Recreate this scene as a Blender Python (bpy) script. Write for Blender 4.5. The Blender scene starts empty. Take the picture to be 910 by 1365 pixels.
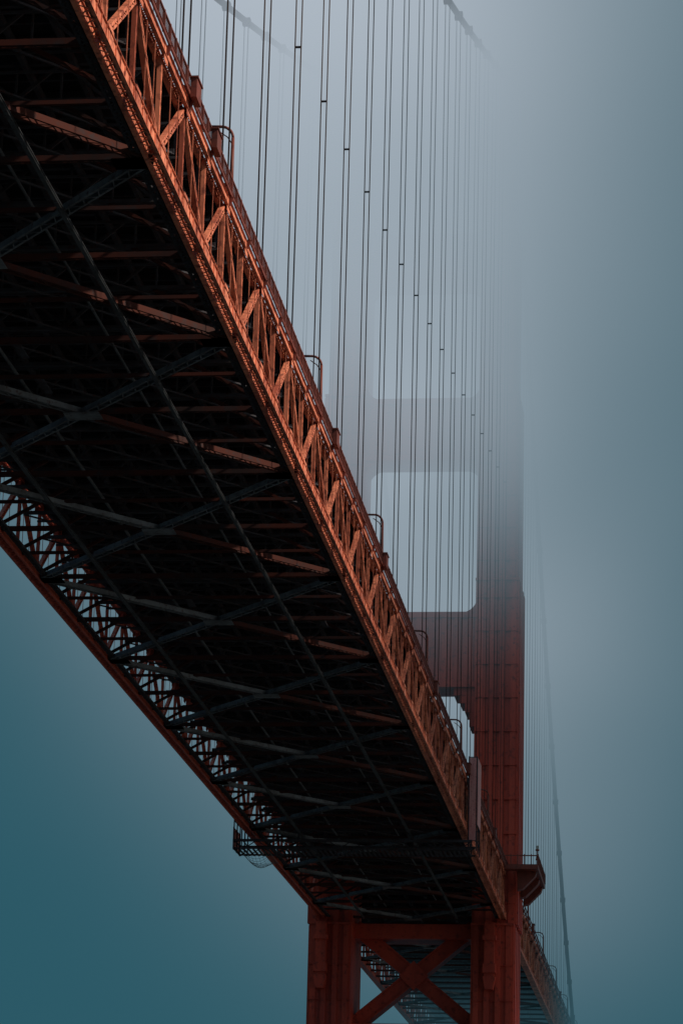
import bpy, math, random
from mathutils import Vector, Matrix
random.seed(4)
scene=bpy.context.scene
scene.view_settings.view_transform='Standard'
scene.view_settings.look='None'
scene.view_settings.exposure=0

# ------------------------------------------------ helpers
class MB:
    def __init__(s): s.v=[]; s.f=[]
    def box(s,p0,p1,w,h,up=(0,0,1)):
        p0=Vector(p0);p1=Vector(p1);d=(p1-p0)
        if d.length<1e-6:return
        d.normalize();u=Vector(up)
        if abs(d.dot(u))>0.98: u=Vector((0,1,0))
        sd=d.cross(u).normalized();uu=sd.cross(d)
        a=sd*(w/2);b=uu*(h/2);n=len(s.v)
        for p in (p0,p1):
            s.v+= [tuple(p-a-b),tuple(p+a-b),tuple(p+a+b),tuple(p-a+b)]
        s.f+=[(n,n+1,n+2,n+3),(n+7,n+6,n+5,n+4),(n,n+4,n+5,n+1),(n+1,n+5,n+6,n+2),(n+2,n+6,n+7,n+3),(n+3,n+7,n+4,n)]
    def abox(s,x0,x1,y0,y1,z0,z1):
        n=len(s.v)
        s.v+=[(x0,y0,z0),(x1,y0,z0),(x1,y1,z0),(x0,y1,z0),(x0,y0,z1),(x1,y0,z1),(x1,y1,z1),(x0,y1,z1)]
        s.f+=[(n+3,n+2,n+1,n),(n+4,n+5,n+6,n+7),(n,n+1,n+5,n+4),(n+1,n+2,n+6,n+5),(n+2,n+3,n+7,n+6),(n+3,n,n+4,n+7)]
    def cyl(s,pts,r,seg=8,r1=None):
        pts=[Vector(p) for p in pts];n0=len(s.v);N=len(pts)
        for i,p in enumerate(pts):
            d=(pts[min(i+1,N-1)]-pts[max(i-1,0)]).normalized()
            u=Vector((1,0,0)) if abs(d.x)<0.9 else Vector((0,1,0))
            a=d.cross(u).normalized();b=d.cross(a)
            rr=r if r1 is None else r+(r1-r)*i/(N-1)
            for k in range(seg):
                t=2*math.pi*k/seg
                s.v.append(tuple(p+a*math.cos(t)*rr+b*math.sin(t)*rr))
        for i in range(N-1):
            for k in range(seg):
                k2=(k+1)%seg
                s.f.append((n0+i*seg+k,n0+i*seg+k2,n0+(i+1)*seg+k2,n0+(i+1)*seg+k))
        s.f.append(tuple(n0+k for k in range(seg))[::-1])
        s.f.append(tuple(n0+(N-1)*seg+k for k in range(seg)))
    def prism(s,poly,y0,y1):   # poly in XZ
        n=len(s.v);m=len(poly)
        for y in (y0,y1):
            for (x,z) in poly: s.v.append((x,y,z))
        s.f.append(tuple(range(n,n+m)));s.f.append(tuple(range(n+2*m-1,n+m-1,-1)))
        for i in range(m):
            j=(i+1)%m
            s.f.append((n+j,n+i,n+m+i,n+m+j))
    def laced(s,p0,p1,w,h,up=(0,0,1),pitch=0.7,t=0.06,bar=0.09,faces=2):
        p0=Vector(p0);p1=Vector(p1);L=(p1-p0).length;d=(p1-p0).normalized();u=Vector(up)
        if abs(d.dot(u))>0.98:u=Vector((0,1,0))
        sd=d.cross(u).normalized();uu=sd.cross(d)
        for q in (-1,1):
            o=sd*(q*(w/2-t/2))
            s.box(p0+o,p1+o,t,h,up=uu)
            for k in (-1,1):
                o2=sd*(q*(w/2-t-0.05))+uu*(k*(h/2-0.02))
                s.box(p0+o2,p1+o2,0.10,0.035,up=uu)
        n=max(2,int(L/pitch))
        ks=(-1,1) if faces==2 else (faces,)
        for k in ks:
            off=uu*(k*(h/2+0.012))
            for i in range(n):
                a=p0+d*(L*i/n);b=p0+d*(L*(i+1)/n);q=1 if i%2 else -1
                s.box(a+sd*(q*(w/2-.06))+off,b-sd*(q*(w/2-.06))+off,bar,0.02,up=uu)
    def obj(s,name,mat,parent=None,smooth=False):
        me=bpy.data.meshes.new(name);me.from_pydata(s.v,[],s.f);me.update()
        if smooth:
            me.polygons.foreach_set("use_smooth",[True]*len(me.polygons))
        o=bpy.data.objects.new(name,me);scene.collection.objects.link(o)
        me.materials.append(mat)
        if parent:o.parent=parent
        return o
def empty(name,loc=(0,0,0)):
    o=bpy.data.objects.new(name,None);scene.collection.objects.link(o);o.location=loc;return o

def mat_paint(name,c1,c2,c3,scale=0.6,rough=0.6,streak=True,metal=0.0,lo=.56,spec=.3):
    m=bpy.data.materials.new(name);m.use_nodes=True;nt=m.node_tree;N=nt.nodes;L=nt.links
    b=N['Principled BSDF'];b.inputs['Roughness'].default_value=rough;b.inputs['Metallic'].default_value=metal
    b.inputs['Specular IOR Level'].default_value=spec
    g=N.new('ShaderNodeNewGeometry')
    mp=N.new('ShaderNodeMapping');mp.inputs['Scale'].default_value=(1,1,0.18 if streak else 1)
    L.new(g.outputs['Position'],mp.inputs['Vector'])
    n=N.new('ShaderNodeTexNoise');n.inputs['Scale'].default_value=scale;n.inputs['Detail'].default_value=5;n.inputs['Roughness'].default_value=0.65
    L.new(mp.outputs[0],n.inputs['Vector'])
    r=N.new('ShaderNodeValToRGB');e=r.color_ramp.elements
    e[0].position=0.36;e[0].color=(*c2,1);e[1].position=0.58;e[1].color=(*c1,1)
    L.new(n.outputs['Fac'],r.inputs[0])
    n2=N.new('ShaderNodeTexNoise');n2.inputs['Scale'].default_value=scale*6;n2.inputs['Detail'].default_value=3
    L.new(g.outputs['Position'],n2.inputs['Vector'])
    r2=N.new('ShaderNodeValToRGB');r2.color_ramp.elements[0].position=lo;r2.color_ramp.elements[1].position=lo+.16
    r2.color_ramp.elements[0].color=(0,0,0,1);r2.color_ramp.elements[1].color=(.75,.75,.75,1)
    L.new(n2.outputs['Fac'],r2.inputs[0])
    mx=N.new('ShaderNodeMix');mx.data_type='RGBA';L.new(r2.outputs[0],mx.inputs[0]);L.new(r.outputs[0],mx.inputs[6]);mx.inputs[7].default_value=(*c3,1)
    L.new(mx.outputs[2],b.inputs['Base Color'])
    return m
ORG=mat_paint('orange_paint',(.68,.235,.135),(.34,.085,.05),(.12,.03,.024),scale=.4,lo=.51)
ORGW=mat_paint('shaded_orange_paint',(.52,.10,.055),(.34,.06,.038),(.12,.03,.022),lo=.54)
TOW=mat_paint('tower_paint',(.46,.062,.034),(.29,.038,.025),(.12,.022,.018),scale=.25)
RAIL=mat_paint('dark_red_paint',(.16,.04,.028),(.10,.028,.02),(.05,.02,.018),scale=.5)  # darker red than the truss and tower paint
STEEL=mat_paint('underside_shade_steel',(.050,.055,.066),(.034,.032,.036),(.06,.018,.014),scale=.5,streak=False,rough=.9,spec=.05)  # cold shade below the deck is put into this base colour
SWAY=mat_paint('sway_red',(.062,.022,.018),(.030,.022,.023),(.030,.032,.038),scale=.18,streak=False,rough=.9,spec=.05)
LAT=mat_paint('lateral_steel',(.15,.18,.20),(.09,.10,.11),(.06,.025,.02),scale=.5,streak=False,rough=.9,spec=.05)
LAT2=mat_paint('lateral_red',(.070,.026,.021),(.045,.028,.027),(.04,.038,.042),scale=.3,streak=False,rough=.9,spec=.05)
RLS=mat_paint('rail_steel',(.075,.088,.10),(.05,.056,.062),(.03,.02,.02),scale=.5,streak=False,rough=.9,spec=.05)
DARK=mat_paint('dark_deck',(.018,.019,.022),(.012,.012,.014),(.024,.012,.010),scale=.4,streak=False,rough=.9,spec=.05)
ROPE=mat_paint('rope_steel',(.035,.020,.018),(.025,.016,.016),(.02,.015,.015),scale=1.5)
ASPH=mat_paint('asphalt',(.055,.055,.055),(.045,.045,.045),(.035,.035,.035),scale=1,streak=False,rough=.9)
CONC=mat_paint('concrete',(.32,.31,.29),(.25,.24,.22),(.18,.17,.16),scale=.4,rough=.9)
WHITE=mat_paint('white_paint',(.75,.75,.73),(.6,.6,.58),(.4,.4,.4),scale=2)
PINK=mat_paint('scaffold_sheeting',(.50,.26,.25),(.36,.14,.14),(.2,.07,.07),scale=.8)
GLASS=mat_paint('lamp_glass',(.3,.3,.28),(.25,.25,.22),(.2,.2,.2),scale=2,rough=.2)
NET=mat_paint('net_cord',(.12,.16,.16),(.1,.12,.12),(.08,.1,.1),scale=2)

# ------------------------------------------------ dimensions (camera at origin; water at z=-4)
XR,XL=-30.7,-57.7
XC=(XR+XL)/2
ZB,ZT=65.55,72.0
P=7.62
def Y(k): return 177+P*k
K0,KT,K1=-20,35,74
YT=448.5
bridge=empty('suspension_bridge')

# ---- trusses
def truss(X,side,name,mat):
    m=MB();g=MB();d=MB()
    for k in range(K0,K1):
        y0,y1=Y(k),Y(k+1)
        near=(y0<460)
        for z,wd,hh in ((ZB,.80,.80),(ZT,.62,.56)):
            if near: m.laced((X,y0,z),(X,y1,z),wd,hh,pitch=.55,t=.07,bar=.10)
            else: m.box((X,y0,z),(X,y1,z),wd,hh)
        zb,zt=ZB+.4,ZT-.28
        if near: m.laced((X,y0,zb),(X,y0,zt),.30,.26,up=(1,0,0),pitch=.5,t=.04,bar=.06)
        else: m.box((X,y0,zb),(X,y0,zt),.3,.3)
        if k%2==0: a,b=(X,y0,zt),(X,y1,zb)
        else: a,b=(X,y0,zb),(X,y1,zt)
        if near:
            m.laced(a,b,.44,.32,up=(1,0,0),pitch=.6,t=.05,bar=.08)
            for j in (1,2):
                yy=y0+P*j/3
                m.box((X+side*.2,yy,zb),(X+side*.2,yy,zt),.045,.045,up=(1,0,0))
        else: m.box(a,b,.4,.4,up=(1,0,0))
        for sx in (-1,1):
            xg=X+sx*.425
            g.abox(xg-.012,xg+.012,y0-.65,y0+.65,ZB-.36,ZB+.75)
            xg=X+sx*.335
            g.abox(xg-.012,xg+.012,y0-.55,y0+.55,ZT-.7,ZT+.24)
        if near:
            for j in range(1,6):
                yy=y0+P*j/6
                m.box((X+side*.43,yy,ZB-.36),(X+side*.43,yy,ZB+.36),.09,.05,up=(0,1,0))
        for sx in (-1,1):
            m.abox(X+sx*.40-.10,X+sx*.40+.10,y0+.01,y1-.01,ZB-.44,ZB-.405)
            m.abox(X+sx*.40-.10,X+sx*.40+.10,y0+.01,y1-.01,ZB+.405,ZB+.44)
            m.abox(X+sx*.32-.09,X+sx*.32+.09,y0+.01,y1-.01,ZT+.285,ZT+.32)
            m.abox(X+sx*.32-.09,X+sx*.32+.09,y0+.01,y1-.01,ZT-.32,ZT-.285)
        if near:
            xx=X-side*.95
            d.laced((xx,y0,ZB-.1),(xx,y1,ZB-.1),.5,.2,pitch=.45,t=.06,bar=.12)
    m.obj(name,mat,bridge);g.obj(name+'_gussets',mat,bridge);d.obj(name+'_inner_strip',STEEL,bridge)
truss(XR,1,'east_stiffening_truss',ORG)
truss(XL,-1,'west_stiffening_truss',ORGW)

# ---- railings + sidewalk brackets
m=MB()
for X,side in ((XR,1),(XL,-1)):
    xe=X+side*.50
    m.abox(xe-.05,xe+.05,Y(K0),Y(K1),ZT+.38,ZT+.62)
    m.abox(xe-.06,xe+.06,Y(K0),Y(K1),ZT+1.55,ZT+1.65)
    m.abox(xe-.03,xe+.03,Y(K0),Y(K1),ZT+.80,ZT+.85)
    for k in range(K0,K1):
        n=4 if Y(k)<460 else 2
        for j in range(n):
            yy=Y(k)+P*j/n
            m.abox(xe-.07,xe+.07,yy-.07,yy+.07,ZT+.36,ZT+1.7)
        if Y(k)<460:
            for j in range(1,32):
                yy=Y(k)+P*j/32
                m.abox(xe-.015,xe+.015,yy-.015,yy+.015,ZT+.85,ZT+1.55)
        m.box((X+side*.34,Y(k),ZT-.2),(xe+side*.05,Y(k),ZT+.4),.12,.25)
        if k%2==0:
            m.abox(X-.42,X+.42,Y(k)-.4,Y(k)+.4,ZT+.34,ZT+1.2)
        if k in (-2,-1,12,25) or k%12==7:
            m.abox(xe+.06,xe+.42,Y(k)-.8,Y(k)+.8,ZT+.25,ZT+1.45)
            m.abox(xe+.02,xe+.5,Y(k)-.9,Y(k)+.9,ZT+1.46,ZT+1.56)
m.obj('railings',RAIL,bridge)

# ---- deck slab, road, kerbs
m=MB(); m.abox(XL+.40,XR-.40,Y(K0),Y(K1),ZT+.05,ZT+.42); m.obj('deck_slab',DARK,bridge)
m=MB(); m.abox(XL+4,XR-4,Y(K0),Y(K1),ZT+.424,ZT+.46); m.obj('roadway',ASPH,bridge)
m=MB()
for a,b in ((XL+.5,XL+3.98),(XR-3.98,XR-.5)):
    m.abox(a,b,Y(K0),Y(K1),ZT+.424,ZT+.62)
m.obj('sidewalks',CONC,bridge)
m=MB()
for i in range(1,6):
    x=XL+4+(XR-XL-8)*i/6
    yy=Y(K0)
    while yy<Y(K1):
        m.abox(x-.07,x+.07,yy,yy+3,ZT+.464,ZT+.468); yy+=9
m.obj('lane_markings',WHITE,bridge)

# ---- floor system
m=MB()
for k in range(K0,K1+1):
    y=Y(k);near=y<460
    a,b=XL+.4,XR-.4
    m.box((a,y,ZT-.35),(b,y,ZT-.35),.35,.6)
    m.box((a,y,ZT-2.9),(b,y,ZT-2.9),.42,.24)
    n=10 if near else 5
    for j in range(n):
        xa=a+(b-a)*j/n;xb=a+(b-a)*(j+1)/n
        z0,z1=(ZT-2.8,ZT-.5) if j%2 else (ZT-.5,ZT-2.8)
        m.box((xa,y,z0),(xb,y,z1),.16,.2)
        m.box((xb,y,ZT-2.8),(xb,y,ZT-.5),.12,.14)
    for j in (1,2):
        yy=y+P*j/3
        m.box((a,yy,ZT-.25),(b,yy,ZT-.25),.2,.42)
        if near: m.box((a,yy,ZT-2.2),(b,yy,ZT-2.2),.14,.16)
    # secondary cross bracing in the floor plane
    if near:
        for (xa_,xb_) in ((a,a+6.5),(a+6.5,a+13.1),(a+13.1,a+19.7),(a+19.7,b)):
            m.box((xa_,y,ZT-3.05),(xb_,y+P,ZT-3.05),.14,.12)
for i in range(9):
    x=XL+2+(XR-XL-4)*i/8
    m.abox(x-.14,x+.14,Y(K0),Y(K1),ZT-.95,ZT-.5)
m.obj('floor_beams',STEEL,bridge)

m=MB()
for k in range(K0,K1+1):
    y=Y(k);near=y<460
    if near:
        if k%2: m.laced((XL+.4,y,ZB),(XR-.4,y,ZB),.45,.34,pitch=.6,t=.05,bar=.08)
        else: m.laced((XL+.4,y,ZB+.05),(XR-.4,y,ZB+.05),.26,.24,pitch=.5,t=.04,bar=.05)
        for X,s in ((XR-.4,-1),(XL+.4,1)):
            m.laced((X+s*.1,y,ZB+.5),(X+s*5.4,y,ZT-3.0),.26,.24,up=(0,1,0),pitch=.6,t=.04,bar=.05)
    else:
        m.box((XL+.4,y,ZB),(XR-.4,y,ZB),.3,.3)
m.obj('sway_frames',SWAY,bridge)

m=MB();m2=MB();g=MB()
k=1-28
while k<=K1-4:
    y0,y1=Y(k),Y(k+4);yc=(y0+y1)/2
    for (xa,ya) in ((XR-.4,y0),(XR-.4,y1),(XL+.4,y0),(XL+.4,y1)):
        if y0<Y(K0)-1:continue
        z=ZB-.12
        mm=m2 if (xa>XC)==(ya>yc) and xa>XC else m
        if y0<450: mm.laced((xa,ya,z),(XC,yc,z),.72,.40,pitch=.85,t=.06,bar=.08)
        else: mm.box((xa,ya,z),(XC,yc,z),.4,.35)
        s=-1 if xa>XC else 1
        g.prism([(xa,z-.26),(xa+s*2.0,z-.26),(xa+s*2.0,z-.24),(xa,z-.24)],ya-.8,ya+.8)
    if y0>=Y(K0)-1: g.abox(XC-1.3,XC+1.3,yc-.9,yc+.9,ZB-.38,ZB-.35)
    k+=4
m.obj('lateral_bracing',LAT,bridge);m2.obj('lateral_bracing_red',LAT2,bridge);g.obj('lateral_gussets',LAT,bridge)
m=MB()
for x in (-37.4,-51.2):
    m.abox(x-.14,x+.14,Y(K0),YT-8,ZB-.46,ZB-.43)
    m.abox(x-.03,x+.03,Y(K0),YT-8,ZB-.64,ZB-.46)
    m.abox(x-.14,x+.14,Y(K0),YT-8,ZB-.67,ZB-.64)
m.cyl([(-48,Y(K0),ZB+1.2),(-48,YT-8,ZB+1.2)],.12)
m.cyl([(-40.5,Y(K0),ZB+2.0),(-40.5,YT-8,ZB+2.0)],.10)
m.obj('traveler_rails',RLS,bridge)
m=MB()
for k in range(K0,KT):
    if random.random()<.35:
        x=random.choice((-35,-41,-46,-53));m.abox(x-.25,x+.25,Y(k)+.4,Y(k)+4.5,ZB+.3,ZB+.36)
m.obj('inspection_gratings',STEEL,bridge)

# ---- main cables and suspenders
ZTOP=201.5
def cz(y):
    s=YT-y
    if s>=0: return ZTOP-.37*s+.00016*s*s
    s=-s; return ZTOP-.79*s+.00098*s*s
mc=MB();ms=MB();mk=MB()
for X in (XR,XL):
    pts=[(X,y,cz(y)) for y in [Y(K0)+i*6 for i in range(int((YT-Y(K0))/6)+1)]]+[(X,YT,ZTOP)]+[(X,YT+i*6,cz(YT+i*6)) for i in range(1,50)]
    mc.cyl(pts,.40,10)
    for k in range(K0,K1,2):
        y=Y(k)
        if abs(y-YT)<9: continue
        zt=cz(y)
        if zt<ZT+3: continue
        for dx in (-.21,.21):
            for dy in (-.12,.12):
                ms.cyl([(X+dx,y+dy,ZT+1),(X+dx*1.2,y+dy,zt)],.036,6)
        mk.abox(X-.50,X+.50,y-.4,y+.4,zt-.48,zt+.43)
        zc=101.5+.148*(y-238)
        if y<YT and zc<zt-5:
            mk.abox(X-.25,X+.25,y-.13,y+.13,zc-.04,zc+.04)
mc.obj('main_cables',ROPE,bridge,True);ms.obj('suspender_ropes',ROPE,bridge,True);mk.obj('cable_bands',ROPE,bridge)

# ------------------------------------------------ tower
tower=empty('bridge_tower')
TC=-44.3
m=MB()
segs=[(-2,64.5,15.2,6.6),(64.5,117.4,15.5,6.0),(117.4,147.5,15.15,5.4),(147.5,175,14.6,4.9),(175,201,14.0,4.4)]
for q in (-1,1):
    for (z0,z1,ho,hy) in segs:
        xi=TC+q*8.9;xo=TC+q*ho
        a,b=min(xi,xo),max(xi,xo)
        m.abox(a,b,YT-hy,YT+hy,z0,z1)
        w=b-a
        for s in (-1,1):
            yf=YT+s*hy
            for fx,fw,pr in ((.12,.13,.22),(.37,.12,.32),(.63,.12,.32),(.88,.13,.22)):
                xc=a+w*fx
                m.abox(xc-w*fw/2,xc+w*fw/2,min(yf,yf+s*pr),max(yf,yf+s*pr),z0+.02,z1-.35)
        for s,xx in ((q,xo),):
            for fy in (-.75,-.25,.25,.75):
                yc=YT+hy*fy
                m.abox(min(xx,xx+s*.2),max(xx,xx+s*.2),yc-hy*.13,yc+hy*.13,z0+.02,z1-.35)
        m.abox(a-.05,b+.05,YT-hy-.42,YT+hy+.42,z1-.33,z1-.01)
        z=z0+3
        while z<z1-2:
            m.abox(a+.1,b-.1,YT-hy-.36,YT-hy-.001,z,z+.04)
            z+=5.2
struts=[(101.0,112.8,3.2),(137.3,147.4,3.0),(167,175,2.8),(189.5,198.5,2.7)]
xa,xb=TC-8.9,TC+8.9
def fillet(x,z,sx,sz,r,y0,y1):
    pts=[(x,z)]
    for i in range(9):
        t=math.pi/2*i/8
        pts.append((x+sx*r*(1-math.sin(t)),z+sz*r*(1-math.cos(t))))
    if sx*sz>0: pts=pts[::-1]
    m.prism(pts,y0,y1)
for z0,z1,hy in struts:
    m.abox(xa,xb,YT-hy,YT+hy,z0,z1)
    m.abox(xa,xb,YT-hy-.3,YT+hy+.3,z0+.001,z0+.9)
    m.abox(xa,xb,YT-hy-.3,YT+hy+.3,z1-.9,z1-.001)
    n=9
    for i in range(n):
        x=xa+(xb-xa)*(i+.5)/n
        m.abox(x-.45,x+.45,YT-hy-.22,YT-hy-.001,z0+.95,z1-.95)
for z0,z1,r,hy in ((112.8,137.3,2.6,2.9),(147.4,167,2.4,2.7),(175,189.5,2.2,2.5)):
    for X,sx in ((xa,1),(xb,-1)):
        fillet(X,z0,sx,1,r,YT-hy,YT+hy);fillet(X,z1,sx,-1,r,YT-hy,YT+hy)
for X,sx in ((xa,1),(xb,-1)):
    for j,(w,d) in enumerate(((3.4,1.2),(2.5,2.4),(1.7,3.8),(1.0,6.0))):
        zz1=101-(0 if j==0 else (1.2,2.4,3.8)[j-1]);zz0=101-d
        m.abox(min(X,X+sx*w),max(X,X+sx*w),YT-2.9+j*.05,YT+2.9-j*.05,zz0,zz1-.003)
for q in (-1,1):
    x=TC+q*13.0
    m.abox(x-2.2,x+2.2,YT-3.4,YT+3.4,201,203.2)
def strut(z0,z1,hy=3.2): m.abox(xa,xb,YT-hy,YT+hy,z0,z1)
strut(62.6,64.8);strut(46.5,50);strut(16,20);
def obox(p0,p1,a,b):
    n=len(m.v)
    for p in (p0,p1):
        m.v+=[tuple(p-a-b),tuple(p+a-b),tuple(p+a+b),tuple(p-a+b)]
    m.f+=[(n,n+1,n+2,n+3),(n+7,n+6,n+5,n+4),(n,n+4,n+5,n+1),(n+1,n+5,n+6,n+2),(n+2,n+6,n+7,n+3),(n+3,n+7,n+4,n)]
def xbr(z0,z1,w=1.9):
    for s in (-1,1):
        p0=Vector((TC-s*8.9,YT,z0));p1=Vector((TC+s*8.9,YT,z1))
        d=(p1-p0).normalized();nrm=Vector((-d.z,0,d.x))
        obox(p0,p1,nrm*(w/2),Vector((0,1.5+.015*s,0)))
        for o in (-1,1):
            obox(p0+nrm*o*(w/2),p1+nrm*o*(w/2),nrm*.12,Vector((0,1.75+.02*s,0)))
    zc=(z0+z1)/2
    m.prism([(TC-2.2,zc),(TC,zc-2.2),(TC+2.2,zc),(TC,zc+2.2)],YT-1.85,YT+1.85)
xbr(50,64.6);xbr(20,46.5);
for xk in (-57.6,-32.6):
    m.abox(xk-.75,xk+.75,YT-8.0,YT-6.6,56.5,64.4)
    m.abox(xk-1.0,xk+1.0,YT-8.4,YT-6.6,61.8,62.5)
    m.prism([(xk-.95,56.5),(xk-.6,54.6),(xk+.6,54.6),(xk+.95,56.5)],YT-8.2,YT-6.6)
    m.prism([(xk-.95,58.4),(xk-.95,57.0),(xk+.95,57.0),(xk+.95,58.4)],YT-8.3,YT-6.61)
m.obj('tower_steelwork',TOW,tower)
m=MB()
for q in (-1,1):
    xo=TC+q*15.75; xe=TC+q*18.9
    a,b=min(xo,xe),max(xo,xe)
    m.abox(a,b,YT-8.5,YT+8.5,72.0,72.7)
    br=[(xo,69.2),(xo,71.99),(xe-q*.3,71.99),(xe-q*.5,71.3),(xo+q*.8,69.4)][::q]
    m.prism(br,YT-8.2,YT-6.6);m.prism(br,YT+6.6,YT+8.2);m.prism(br,YT-1,YT+1)
    xt=TC+q*13.9
    m.abox(min(xt,xe),max(xt,xe),YT-10.4,YT-8.51,72.0,72.7)
    m.abox(xe-.08,xe+.08,YT-10.4,YT+8.5,73.9,74.05)
    m.abox(min(xt,xe),max(xt,xe),YT-10.45,YT-10.3,73.9,74.06)
    m.abox(xe-.05,xe+.05,YT-10.4,YT+8.5,72.9,73.0)
    for i in range(16):
        y=YT-10.3+18.7*i/15; m.abox(xe-.08,xe+.08,y-.08,y+.08,72.71,74.2)
    for i in range(6):
        x=xt+(xe-xt)*i/5; m.abox(x-.07,x+.07,YT-10.46,YT-10.31,72.71,74.2)
m.obj('sidewalk_bay',RAIL,tower)
m=MB(); 
m.cyl([(TC,YT,-4.5),(TC,YT,-2)],30,48)
m.obj('concrete_pier',CONC,tower)

# ------------------------------------------------ street lamps
def lamp(x,y,z,side,h=5.2,arm=1.5,name='street_lamp'):
    e=empty(name,(x,y,z))
    m=MB();m.cyl([(0,0,0),(0,0,h-.8)],.15,10,r1=.11);m.cyl([(0,0,0),(0,0,.5)],.2,10)
    pts=[]
    for i in range(9):
        t=math.pi/2*i/8
        pts.append((-side*.8*(1-math.cos(t)),0,h-.8+.8*math.sin(t)))
    pts.append((-side*arm,0,h+.02))
    m.cyl(pts,.10,10)
    m.cyl([(0,0,h-1.3),(-side*.35,0,h-.75),(-side*.9,0,h-.35)],.04,8)
    m.obj('pole',RAIL,e,True)
    m=MB();x0=-side*arm;x1=-side*(arm+.75)
    m.prism([(x0,h-.2),(x0,h+.16),(x1,h+.1),(x1,h-.04),(x1+side*.1,h-.2)][::-1 if side>0 else 1],-.22,.22)
    m.obj('lamp_head',RAIL,e)
    m=MB();m.abox(min(x0,x1)+.12,max(x0,x1)-.08,-.13,.13,h-.3,h-.205);m.obj('lamp_lens',GLASS,e)
for i in range(-3,12):
    y=178.2+45.72*i
    if abs(y-YT)<12: continue
    lamp(XR+.25,y,ZT+.6,1);lamp(XL-.25,y,ZT+.6,-1)
def nav(x,y,z,h):
    e=empty('navigation_light',(x,y,z));m=MB()
    m.cyl([(0,0,0),(0,0,h)],.09,8);m.cyl([(0,0,h),(0,0,h+.15),(0,0,h+.2)],.3,10);m.obj('post',RAIL,e)
    m=MB();m.cyl([(0,0,h+.2),(0,0,h+.75)],.22,10,r1=.15);m.obj('lens',GLASS,e)
nav(-25.5,YT-10.3,72.7,2.0);nav(-26.3,YT+4,72.7,3.0)

# ------------------------------------------------ maintenance traveler
tr=empty('maintenance_traveler')
m=MB();g=MB()
y0,y1=368.,373.
for y in (y0,y1):
    m.laced((XL-1.8,y,63.9),(XR+1.2,y,63.9),.3,.3,pitch=.8)
    m.box((XL-1.8,y,62.9),(XR+1.2,y,62.9),.2,.2)
    n=20
    for j in range(n):
        xx=XL-1.8+(XR-XL+3)*j/n;x2=XL-1.8+(XR-XL+3)*(j+1)/n
        m.box((xx,y,62.9 if j%2 else 63.9),(x2,y,63.9 if j%2 else 62.9),.1,.1)
for j in range(50):
    xx=XL-1.7+(XR-XL+2.8)*j/50
    m.abox(xx,xx+.28,y0,y1,62.72,62.78)
for x in (-37.4,-51.2):
    for y in (y0,y1): m.box((x,y,63.9),(x,y,64.85),.25,.25)
for X,s in ((XR,1),(XL,-1)):
    xa_,xb_=X+s*.7,X+s*1.7
    for xx in (xa_,xb_):
        for y in (y0,y1,(y0+y1)/2):
            m.box((xx,y,62.7),(xx,y,74.6 if s>0 else 66.5),.14,.14)
        for z in ((64,66,68,70,72,74.5) if s>0 else (64,66.4)):
            m.box((xx,y0,z),(xx,y1,z),.1,.1)
    for y in (y0,y1):
        for z in ((64,66,68,70,72,74.5) if s>0 else (64,66.4)):
            m.box((xa_,y,z),(xb_,y,z),.1,.1)
g.abox(XR+1.78,XR+1.83,y0,y1,66.0,74.4)
g.abox(XR+.8,XR+1.6,y0-.13,y0-.09,64.0,74.4)
g.abox(XL-1.83,XL-1.78,y0,y1,62.9,65.6)
m.obj('frame',STEEL,tr);g.obj('sheeting',PINK,tr)
m=MB()
def npt(i,j): 
    return (XL-1.0+3.6*j/8,y0+1+(i/12)*9,62.7-1.3*math.sin(math.pi*j/8)*math.sin(math.pi*(i+.5)/13))
for i in range(13): m.cyl([npt(i,j) for j in range(9)],.018,4)
for j in range(9): m.cyl([npt(i,j) for i in range(13)],.018,4)
m.obj('safety_net',NET,tr)

# ------------------------------------------------ water
me=bpy.data.meshes.new('water');s=15000
me.from_pydata([(-s,-s,-4),(s,-s,-4),(s,s,-4),(-s,s,-4)],[],[(0,1,2,3)])
w=bpy.data.objects.new('water',me);scene.collection.objects.link(w)
wm=bpy.data.materials.new('sea_water');wm.use_nodes=True;nt=wm.node_tree;b=nt.nodes['Principled BSDF']
b.inputs['Base Color'].default_value=(.006,.016,.022,1);b.inputs['Roughness'].default_value=.25
g=nt.nodes.new('ShaderNodeNewGeometry');n=nt.nodes.new('ShaderNodeTexNoise');n.inputs['Scale'].default_value=.35;n.inputs['Detail'].default_value=4
bp=nt.nodes.new('ShaderNodeBump');bp.inputs['Distance'].default_value=1;bp.inputs['Strength'].default_value=.6
nt.links.new(g.outputs['Position'],n.inputs['Vector']);nt.links.new(n.outputs['Fac'],bp.inputs['Height']);nt.links.new(bp.outputs[0],b.inputs['Normal'])
me.materials.append(wm)

# ------------------------------------------------ fog volume
m=MB();m.abox(-300,120,150,1100,-3.5,335)
fm=bpy.data.materials.new('fog');fm.use_nodes=True;nt=fm.node_tree;nt.nodes.clear();N=nt.nodes;L=nt.links
def math_(op,a,b=None,c=None):
    x=N.new('ShaderNodeMath');x.operation=op
    for i,v in enumerate((a,b,c)):
        if v is None:continue
        if isinstance(v,(int,float)):x.inputs[i].default_value=v
        else:L.new(v,x.inputs[i])
    return x.outputs[0]
def sstep(v,a,b,o0=0,o1=1):
    x=N.new('ShaderNodeMapRange');x.interpolation_type='SMOOTHSTEP'
    L.new(v,x.inputs[0]);x.inputs[1].default_value=a;x.inputs[2].default_value=b;x.inputs[3].default_value=o0;x.inputs[4].default_value=o1
    return x.outputs[0]
g=N.new('ShaderNodeNewGeometry');sp=N.new('ShaderNodeSeparateXYZ');L.new(g.outputs['Position'],sp.inputs[0])
x,y,z=sp.outputs
n=N.new('ShaderNodeTexNoise');n.inputs['Scale'].default_value=.022;n.inputs['Detail'].default_value=1
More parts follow.
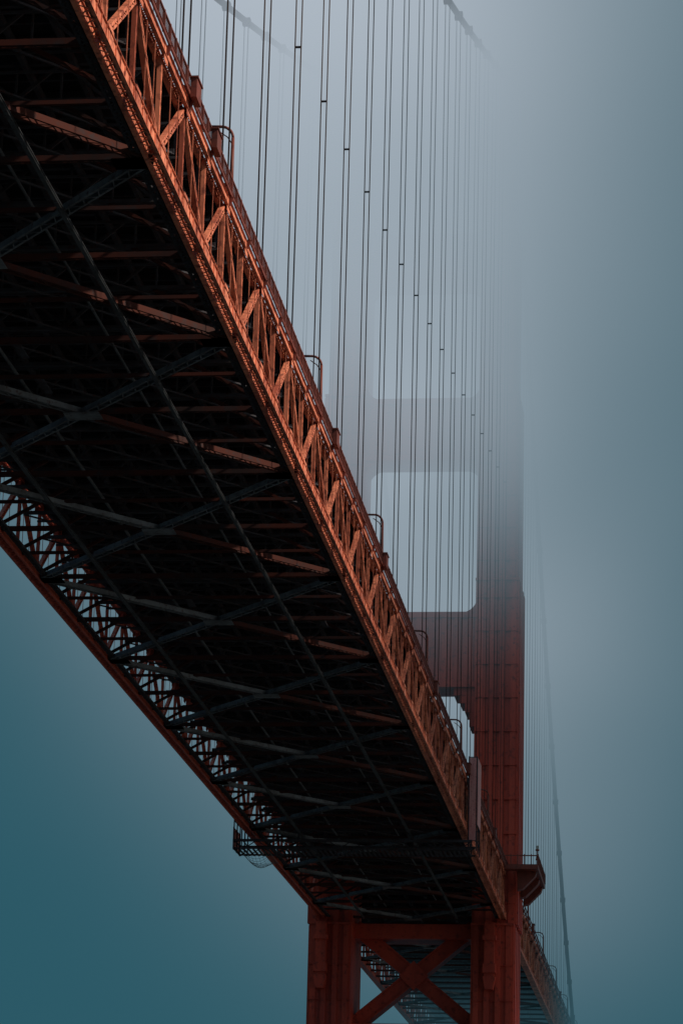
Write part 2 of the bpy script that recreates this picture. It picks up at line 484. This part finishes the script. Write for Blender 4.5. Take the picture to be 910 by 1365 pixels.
L.new(g.outputs['Position'],n.inputs['Vector'])
nf=math_('MULTIPLY_ADD',n.outputs['Fac'],2.6,-.3)
zz=math_('MULTIPLY_ADD',n.outputs['Fac'],46,math_('SUBTRACT',z,23))
A0=math_('ADD',sstep(zz,84,176,0,.040),sstep(z,150,185,0,.035))
A=math_('MULTIPLY',math_('MULTIPLY',A0,sstep(y,185,410)),nf)
B=sstep(y,470,780,0,.018)
C=math_('MULTIPLY',sstep(z,80,120,0,.016),sstep(y,455,520))
den=math_('ADD',math_('ADD',A,B),C)
dx=math_('DIVIDE',math_('ADD',x,51),42)
dz1=math_('DIVIDE',math_('SUBTRACT',z,184),64)
r2=math_('ADD',math_('MULTIPLY',dx,dx),math_('MULTIPLY',dz1,dz1))
gl=math_('MULTIPLY',math_('EXPONENT',math_('MULTIPLY',r2,-.75)),sstep(z,40,130,.35,1))
mx=N.new('ShaderNodeMix');mx.data_type='RGBA';L.new(gl,mx.inputs[0])
mx.inputs[6].default_value=(.024,.098,.132,1);mx.inputs[7].default_value=(.53,.585,.66,1)  # sun glow and darker edges painted into the fog's own emission
ab=N.new('ShaderNodeVolumeAbsorption');ab.inputs['Color'].default_value=(0,0,0,1);L.new(den,ab.inputs['Density'])
em=N.new('ShaderNodeEmission');L.new(mx.outputs[2],em.inputs[0]);L.new(den,em.inputs[1])
ad=N.new('ShaderNodeAddShader');L.new(ab.outputs[0],ad.inputs[0]);L.new(em.outputs[0],ad.inputs[1])
out=N.new('ShaderNodeOutputMaterial');L.new(ad.outputs[0],out.inputs['Volume'])
try: fm.cycles.volume_step_rate=0.65
except Exception as ex: print('step',ex)
m.obj('fog',fm)

# ------------------------------------------------ light
sd=Vector((.78,-.14,.58)).normalized()
sl=bpy.data.lights.new('sun','SUN');sl.energy=4.8;sl.angle=math.radians(1.5);sl.color=(1,.82,.66)
so=bpy.data.objects.new('sun',sl);scene.collection.objects.link(so);so.rotation_euler=sd.to_track_quat('Z','Y').to_euler()
wd=bpy.data.worlds.new('World');scene.world=wd;wd.use_nodes=True;nt=wd.node_tree
sk=nt.nodes.new('ShaderNodeTexSky');sk.sky_type='NISHITA';sk.sun_disc=False
sk.sun_elevation=math.asin(sd.z);sk.sun_rotation=math.atan2(sd.x,sd.y)
bg=nt.nodes['Background'];bg.inputs[1].default_value=.05;nt.links.new(sk.outputs[0],bg.inputs[0])

# ------------------------------------------------ camera
cd=bpy.data.cameras.new('camera');cam=bpy.data.objects.new('camera',cd);scene.collection.objects.link(cam)
cd.sensor_fit='HORIZONTAL';cd.sensor_width=24;cd.lens=4000/910*24;cd.clip_end=40000;cd.clip_start=.5
th,ps,ro=math.radians(16.03),math.radians(7.263),math.radians(1.5)
F=Vector((-math.sin(ps)*math.cos(th),math.cos(ps)*math.cos(th),math.sin(th)))
R0=Vector((math.cos(ps),math.sin(ps),0));U0=R0.cross(F)
Rc=R0*math.cos(ro)+U0*math.sin(ro);Uc=-R0*math.sin(ro)+U0*math.cos(ro)
M=Matrix((Rc,Uc,-F)).transposed().to_4x4();cam.matrix_world=M
scene.camera=cam
